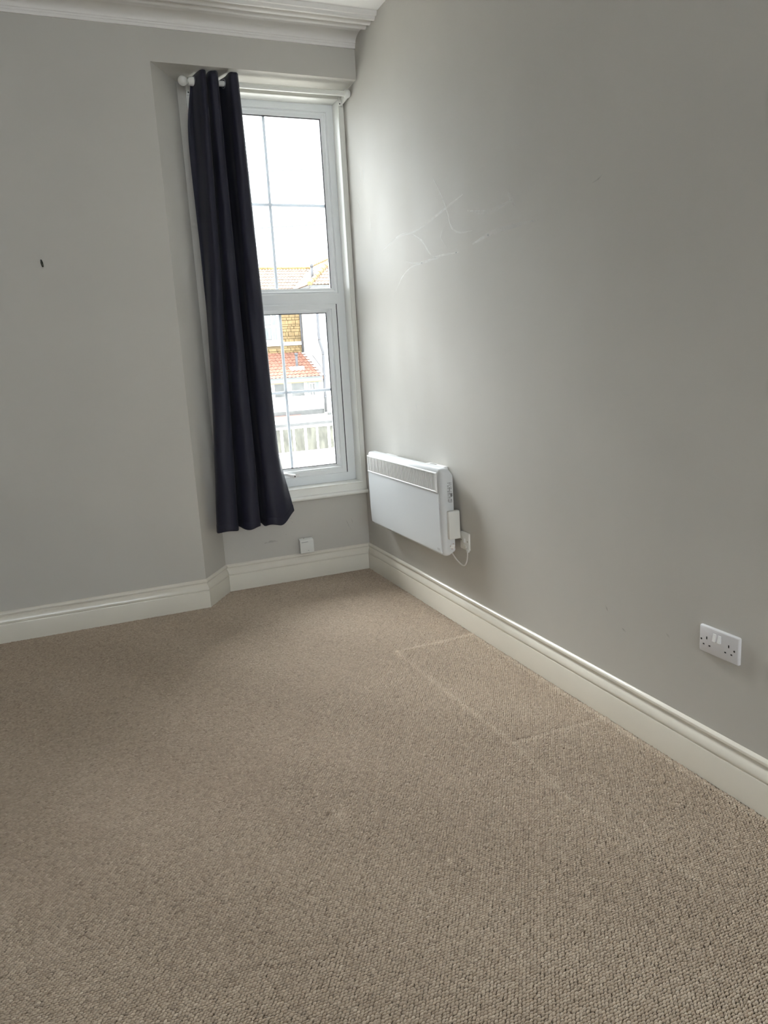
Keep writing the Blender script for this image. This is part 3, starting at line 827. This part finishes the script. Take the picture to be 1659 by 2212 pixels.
for p, w in S: ribbon(p, w)
for p, w in [([(-2.26, 1.848), (-2.29, 1.853), (-2.31, 1.862)], .0022), ([(-2.33, .42), (-2.345, .40)], .003), ([(-2.42, .36), (-2.44, .352)], .003), ([(-2.63, .41), (-2.645, .40)], .003), ([(-1.02, .33), (-1.03, .325)], .002)]:
    ribbon(p, w, M['scuff_d'])

for p, w in [([(-.520, .392), (-.508, .396), (-.500, .394)], .0022), ([(-.502, .375), (-.498, .366)], .0015), ([(-.685, .262), (-.64, .268), (-.60, .264)], .007), ([(-.150, .34), (-.135, .30), (-.120, .27)], .002),
             ([(-.115, .345), (-.105, .31)], .002), ([(-.55, .30), (-.54, .297)], .002)]:
    ribbon(p, w, M['scuff_d'], True)

# ================================================================== OUTSIDE
def pantiles(bm, org, ux, uy, nx, ny, pitch, gauge, amp, clip=None):
    """rolled tiles: org = lower-left corner, ux along the eave, uy up the slope (unit vectors)"""
    org, ux, uy = Vector(org), Vector(ux).normalized(), Vector(uy).normalized()
    nrm = ux.cross(uy).normalized()
    if nrm.z < 0: nrm = -nrm
    SEG = 5
    for j in range(ny):
        for i in range(nx):
            c = org + ux * (i + .5) * pitch + uy * (j + .5) * gauge
            if clip and not clip(c): continue
            lo, hi = [], []
            jit = rng.uniform(-.006, .006)
            for k in range(SEG + 1):
                t = k / SEG
                h = amp * (math.sin(math.pi * min(1, t / .62)) if t < .62 else -.35 * math.sin(math.pi * (t - .62) / .38))
                b = org + ux * (i + t) * pitch + uy * j * gauge
                lo.append(b + nrm * (h + .045 + jit)); hi.append(b + uy * gauge * 1.08 + nrm * (h + .008))
            vl = [bm.verts.new(p) for p in lo]; vh = [bm.verts.new(p) for p in hi]; vb = [bm.verts.new(p - nrm * .03) for p in lo]
            for k in range(SEG):
                bm.faces.new((vl[k], vl[k + 1], vh[k + 1], vh[k])); bm.faces.new((vb[k], vb[k + 1], vl[k + 1], vl[k]))

GZ = -5.6
boxo('ground', -40, 60, 0.3, 90, GZ - 0.3, GZ, M['ground'], kind='structure')

# ---- stone house with its rendered wing
hs = tag(empty('stone_house', (9, 40, GZ)), 'yellow stone house with pale pantiled roof and white rendered wing, seen across the street', 'house')
boxo('main_wall', -4, 20, 40, 46, GZ, 5.0, M['mortar'], hs)
bm = bmesh.new(); z = GZ + 0.02; rr = random.Random(2)
z = -0.4
while z < 4.95:
    h = rr.choice((0.11, 0.15, 0.17, 0.21, 0.25)); x = 4.0 + rr.uniform(-.3, 0)
    while x < 11.68:
        w = rr.uniform(0.14, 0.55)
        if x + w > 11.68: w = 11.68 - x
        if x < 10.42 and x + w > 8.38 and 2.25 < z:
            if x > 8.38: x = 10.42
            else: w = 8.38 - x
        if w > 0.08 and x + w < 11.70:
            box(bm, x + .012, x + w - .012, 39.93 + rr.uniform(-.05, .03), 40.02, z + .012, z + h - .012)
        x += w + .001
    z += h
obj('stone_blocks', bm, M['stone'], hs, kind='stuff')
boxo('string_course', 4, 11.62, 39.86, 40, 2.42, 2.62, M['rwhite'], hs)
# sash window in its white surround
sw = boxo('window', 8.4, 10.40, 39.88, 40.02, 2.42, 4.90, M['rwhite'], hs)
for zc0, zc1 in ((2.78, 3.46), (3.62, 4.62)):
    boxo('pane', 8.9, 9.80, 39.865, 39.90, zc0, zc1, M['extglass'], sw)
    for xa, xb in ((8.95, 9.30), (9.42, 9.78)):
        boxo('net_curtain', xa, xb, 39.855, 39.87, zc0 + .03, zc1 - .03, M['net'], sw)
    boxo('pane', 9.90, 10.16, 39.865, 39.90, zc0, zc1, M['net'], sw)
# second window further left, for the side view
sw2 = boxo('window', 4.6, 6.6, 39.88, 40.02, 2.62, 4.90, M['rwhite'], hs)
boxo('pane', 4.9, 6.3, 39.865, 39.90, 2.9, 4.6, M['extglass'], sw2)
# main roof
RP = math.atan2(7.16 - 4.97, 42.7 - 39.5)
bm = bmesh.new()
v = [bm.verts.new(p) for p in ((-4.5, 39.5, 4.93), (20, 39.5, 4.93), (20, 42.7, 7.12), (-4.5, 42.7, 7.12), (-4.5, 45.9, 4.93), (20, 45.9, 4.93))]
for f in ((0, 1, 2, 3), (3, 2, 5, 4), (0, 3, 4), (1, 5, 2), (0, 4, 5, 1)): bm.faces.new([v[i] for i in f])
obj('roof', bm, M['tile_pink'], hs)
def in_main(c):   # left of the valley with the wing
    yv = c.y; xv = 11.2 + (yv - 39.6) * (13.53 - 11.2) / 3.1
    return c.x < xv + .05
bm = bmesh.new()
pantiles(bm, (4.0, 39.5, 4.94), (1, 0, 0), (0, math.cos(RP), math.sin(RP)), 52, 11, 0.19, 0.353, 0.035, in_main)
obj('roof_tiles', bm, M['tile_pink'], hs, kind='stuff')
bm = bmesh.new()
for k in range(22):
    x = 4.0 + k * .44; tube(bm, [(x, 42.7, 7.14), (x + .42, 42.7, 7.14)], .115, 8)
obj('ridge_tiles', bm, M['lichen'], hs, kind='stuff')
# wing
WXL, WYF = 11.72, 36.8
bm = bmesh.new(); box(bm, WXL, 15.9, WYF, 40.0, GZ, 5.50); obj('wing_wall', bm, M['render'], hs)
ez, ex, ef = 5.50, 11.2, 36.25; rx, rz, pk = 13.53, 7.2, 38.6
bm = bmesh.new()
v = [bm.verts.new(p) for p in ((ex, 40.2, ez), (ex, ef, ez), (15.86, ef, ez), (15.86, 40.2, ez), (rx, pk, rz), (rx, 42.9, rz), (ex, 40.2, ez), (15.86, 40.2, ez))]
bm.faces.new((v[1], v[4], v[5], v[0])); bm.faces.new((v[1], v[2], v[4])); bm.faces.new((v[2], v[3], v[5], v[4])); bm.faces.new((v[0], v[3], v[2], v[1]))
obj('wing_roof', bm, M['tile_pink'], hs)
slope = Vector((rx - ex, 0, rz - ez)); sl = slope.length
bm = bmesh.new()
def in_wing(c):
    t = (c.x - ex) / (rx - ex)
    return ef + t * (pk - ef) - .05 < c.y < 39.75 + t * 3.05
pantiles(bm, (ex, 43.2, ez), (0, -1, 0), slope, 36, 9, 0.20, sl / 8.6, 0.035, in_wing)
pantiles(bm, (ex, ef, ez), (1, 0, 0), (0, pk - ef, rz - ez), 23, 9, 0.20, math.hypot(pk - ef, rz - ez) / 8.6, 0.035,
         lambda c: abs(c.x - rx) < (rx - ex) * (1 - (c.y - ef) / (pk - ef)) + .05)
obj('wing_roof_tiles', bm, M['tile_pink'], hs, kind='stuff')
bm = bmesh.new()
for a, b, n in (((ex, ef, ez + .05), (rx, pk, rz + .06), 8), ((rx, pk, rz + .06), (rx, 42.7, rz + .06), 10)):
    a, b = Vector(a), Vector(b)
    for k in range(n): tube(bm, [a + (b - a) * (k / n), a + (b - a) * ((k + .93) / n)], [.14, .12], 8)
obj('hip_tiles', bm, M['lichen'], hs, kind='stuff')
bm = bmesh.new(); box(bm, ex - .02, ex + .10, ef, 39.8, ez - .16, ez - .02); box(bm, ex, 15.8, ef - .02, ef + .10, ez - .16, ez - .02); obj('gutter', bm, M['lead'], hs)
boxo('eaves_board', ex + .1, 15.8, ef + .1, WYF, ez - .25, ez - .15, M['rwhite'], hs)
bm = bmesh.new(); tube(bm, [(11.75, 37.35, 5.75), (11.75, 37.35, 6.60)], [.07, .07], 10); tube(bm, [(11.75, 37.35, 6.55), (11.75, 37.35, 6.72)], [.095, .095], 10)
obj('vent_pipe', bm, M['pipe'], hs, smooth=True)
bm = bmesh.new()
tube(bm, [(11.66, 36.68, 5.35), (11.66, 36.68, 2.60), (11.66, 36.68, 2.50), (11.82, 36.68, 1.95), (11.84, 36.68, 1.85), (11.80, 36.66, 0.6), (11.74, 36.50, 0.45), (11.70, 36.48, -1.45)], .078, 10)
for zc in (4.6, 2.62, 1.80, 0.55, -0.6):
    xx = 11.66 if zc > 2.5 else (11.83 if zc > .5 else 11.71)
    tube(bm, [(xx, 36.66 if zc > .4 else 36.48, zc - .05), (xx, 36.66 if zc > .4 else 36.48, zc + .05)], .085, 10)
obj('downpipe', bm, M['pipe'], hs, smooth=True)
bm = bmesh.new(); tube(bm, [(11.62, 39.86, 4.8), (11.62, 39.86, 2.0)], .055, 10); obj('downpipe', bm, M['pipe'], hs, smooth=True)
bm = bmesh.new(); tube(bm, [(11.68, 38.2, 1.75), (11.68, 36.62, 1.02)], .022, 8); obj('waste_pipe', bm, M['pipe'], hs)

# ---- rear extension with the orange roof
ex_ = tag(empty('rear_extension', (8, 36.6, GZ)), 'single storey white extension with orange pantiled roof below the stone house', 'extension')
boxo('wall', 1.0, 11.66, 36.75, 39.98, GZ, 0.50, M['rwhite'], ex_)
P0, P1 = Vector((0, 36.4, 0.60)), Vector((0, 39.95, 2.02))
bm = bmesh.new()
v = [bm.verts.new(p) for p in ((1, 36.4, .56), (11.66, 36.4, .56), (11.66, 39.92, 1.98), (1, 39.92, 1.98), (1, 36.4, .42), (11.66, 36.4, .42), (11.66, 39.92, .42), (1, 39.92, .42))]
for f in ((0, 1, 2, 3), (4, 7, 6, 5), (0, 4, 5, 1), (1, 5, 6, 2), (3, 2, 6, 7), (0, 3, 7, 4)): bm.faces.new([v[i] for i in f])
obj('roof', bm, M['tile_orange'], ex_)
bm = bmesh.new(); sv = P1 - P0
pantiles(bm, (11.55 - 34 * .225, 36.4, .57), (1, 0, 0), sv, 34, 9, .225, sv.length / 9, .04)
obj('roof_tiles', bm, M['tile_orange'], ex_, kind='stuff')
bm = bmesh.new()
for k in range(9):
    a = P0 + sv * (k / 9); b = P0 + sv * ((k + 1) / 9); box(bm, 11.50, 11.66, a.y, b.y + .03, a.z + .02, a.z + .11)
obj('verge_flashing', bm, M['render'], ex_)
boxo('gutter', 1, 11.58, 36.28, 36.42, .53, .60, M['lead'], ex_)
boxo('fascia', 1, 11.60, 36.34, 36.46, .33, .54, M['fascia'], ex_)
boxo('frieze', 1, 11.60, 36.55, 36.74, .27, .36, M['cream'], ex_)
for xa, xb in ((8.87, 9.43), (9.85, 10.57), (10.74, 11.46), (6.6, 7.2), (7.6, 8.3)):
    f = boxo('window', xa - .08, xb + .06, 36.66, 36.76, -.52, .31, M['rwhite'], ex_)
    boxo('pane', xa, xb, 36.65, 36.69, -.455, .272, M['extglass'] if xb < 10.6 else M['net'], f)
    if xb > 10.6:
        bm = bmesh.new(); box(bm, 10.86, 11.22, 36.60, 36.66, -.50, .24); o = obj('casement', bm, M['rwhite'], f)
        boxo('pane', 10.90, 11.01, 36.59, 36.61, -.44, .18, M['extglass'], f); boxo('pane', 11.06, 11.18, 36.59, 36.61, -.44, .18, M['extglass'], f)
boxo('plinth', 1, 11.64, 36.60, 36.76, -1.52, -1.26, M['lead'], ex_)
boxo('red_flashing', 1, 10.2, 36.50, 36.60, -1.56, -1.49, M['redline'], ex_)
for zz in (-.86, -1.02): boxo('board_joint', 9.6, 11.6, 36.735, 36.752, zz, zz + .012, M['lead'], ex_)
bm = bmesh.new(); box(bm, 10.05, 10.85, 37.25, 37.75, .92, 1.18); v0 = obj('vent_flashing', bm, M['rwhite'], ex_)
bm = bmesh.new(); tube(bm, [(10.47, 37.4, 1.05), (10.47, 37.4, 1.80)], .075, 10); tube(bm, [(10.47, 37.4, 1.8), (10.47, 37.4, 1.92)], .10, 10)
obj('vent_pipe', bm, M['pipe'], ex_, smooth=True)

# ---- glazed lean-to in front
cs = tag(empty('glazed_leanto', (9, 31.5, GZ)), 'low white glazed lean-to with flat roof in front of the extension', 'conservatory')
boxo('flat_roof', 1, 13.5, 31.5, 36.6, -1.66, -1.53, M['felt'], cs)
boxo('roof_edge', 1, 13.5, 31.38, 31.52, -1.68, -1.545, M['lead'], cs)
boxo('lead_upstand', 11.35, 13.5, 35.0, 35.2, -1.53, -1.40, M['lead'], cs)
boxo('head_rail', 1, 13.5, 31.44, 31.56, -1.80, -1.68, M['rwhite'], cs)
px_ = [7.085 + .607 * k for k in range(-9, 10)]
for k, x in enumerate(px_):
    w = .065 if k % 2 == 0 else .05
    boxo('mullion', x - w, x + w, 31.44, 31.56, -2.93, -1.80, M['rwhite'], cs)
for a, b in zip(px_, px_[1:]):
    boxo('pane', a + .05, b - .05, 31.49, 31.52, -2.93, -1.80, M['consglass'], cs)
boxo('dwarf_wall', 1, 13.5, 31.44, 31.6, GZ, -2.93, M['rwhite'], cs)
for zz in (-3.03, -3.14): boxo('cladding_board', 1, 13.5, 31.425, 31.45, zz - .105, zz, M['rwhite'], cs)
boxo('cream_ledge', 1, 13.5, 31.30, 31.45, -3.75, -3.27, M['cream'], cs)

# ---- two overhead wires
for nm, a, b, lab in (('overhead_wire', (-2.0, 20, 6.70), (16.0, 20, 8.19), 'upper thin overhead wire crossing the white sky outside the window'),
                      ('overhead_wire', (-2.0, 20, 5.12), (16.0, 20, 6.40), 'lower overhead wire crossing the sky just above the roofs outside')):
    bm = bmesh.new(); tube(bm, [a, ((a[0] + b[0]) / 2, 20, (a[2] + b[2]) / 2 - .02), b], .015 if 'upper' in lab else .019, 6)
    tag(obj(nm, bm, M['wire']), lab, 'wire')
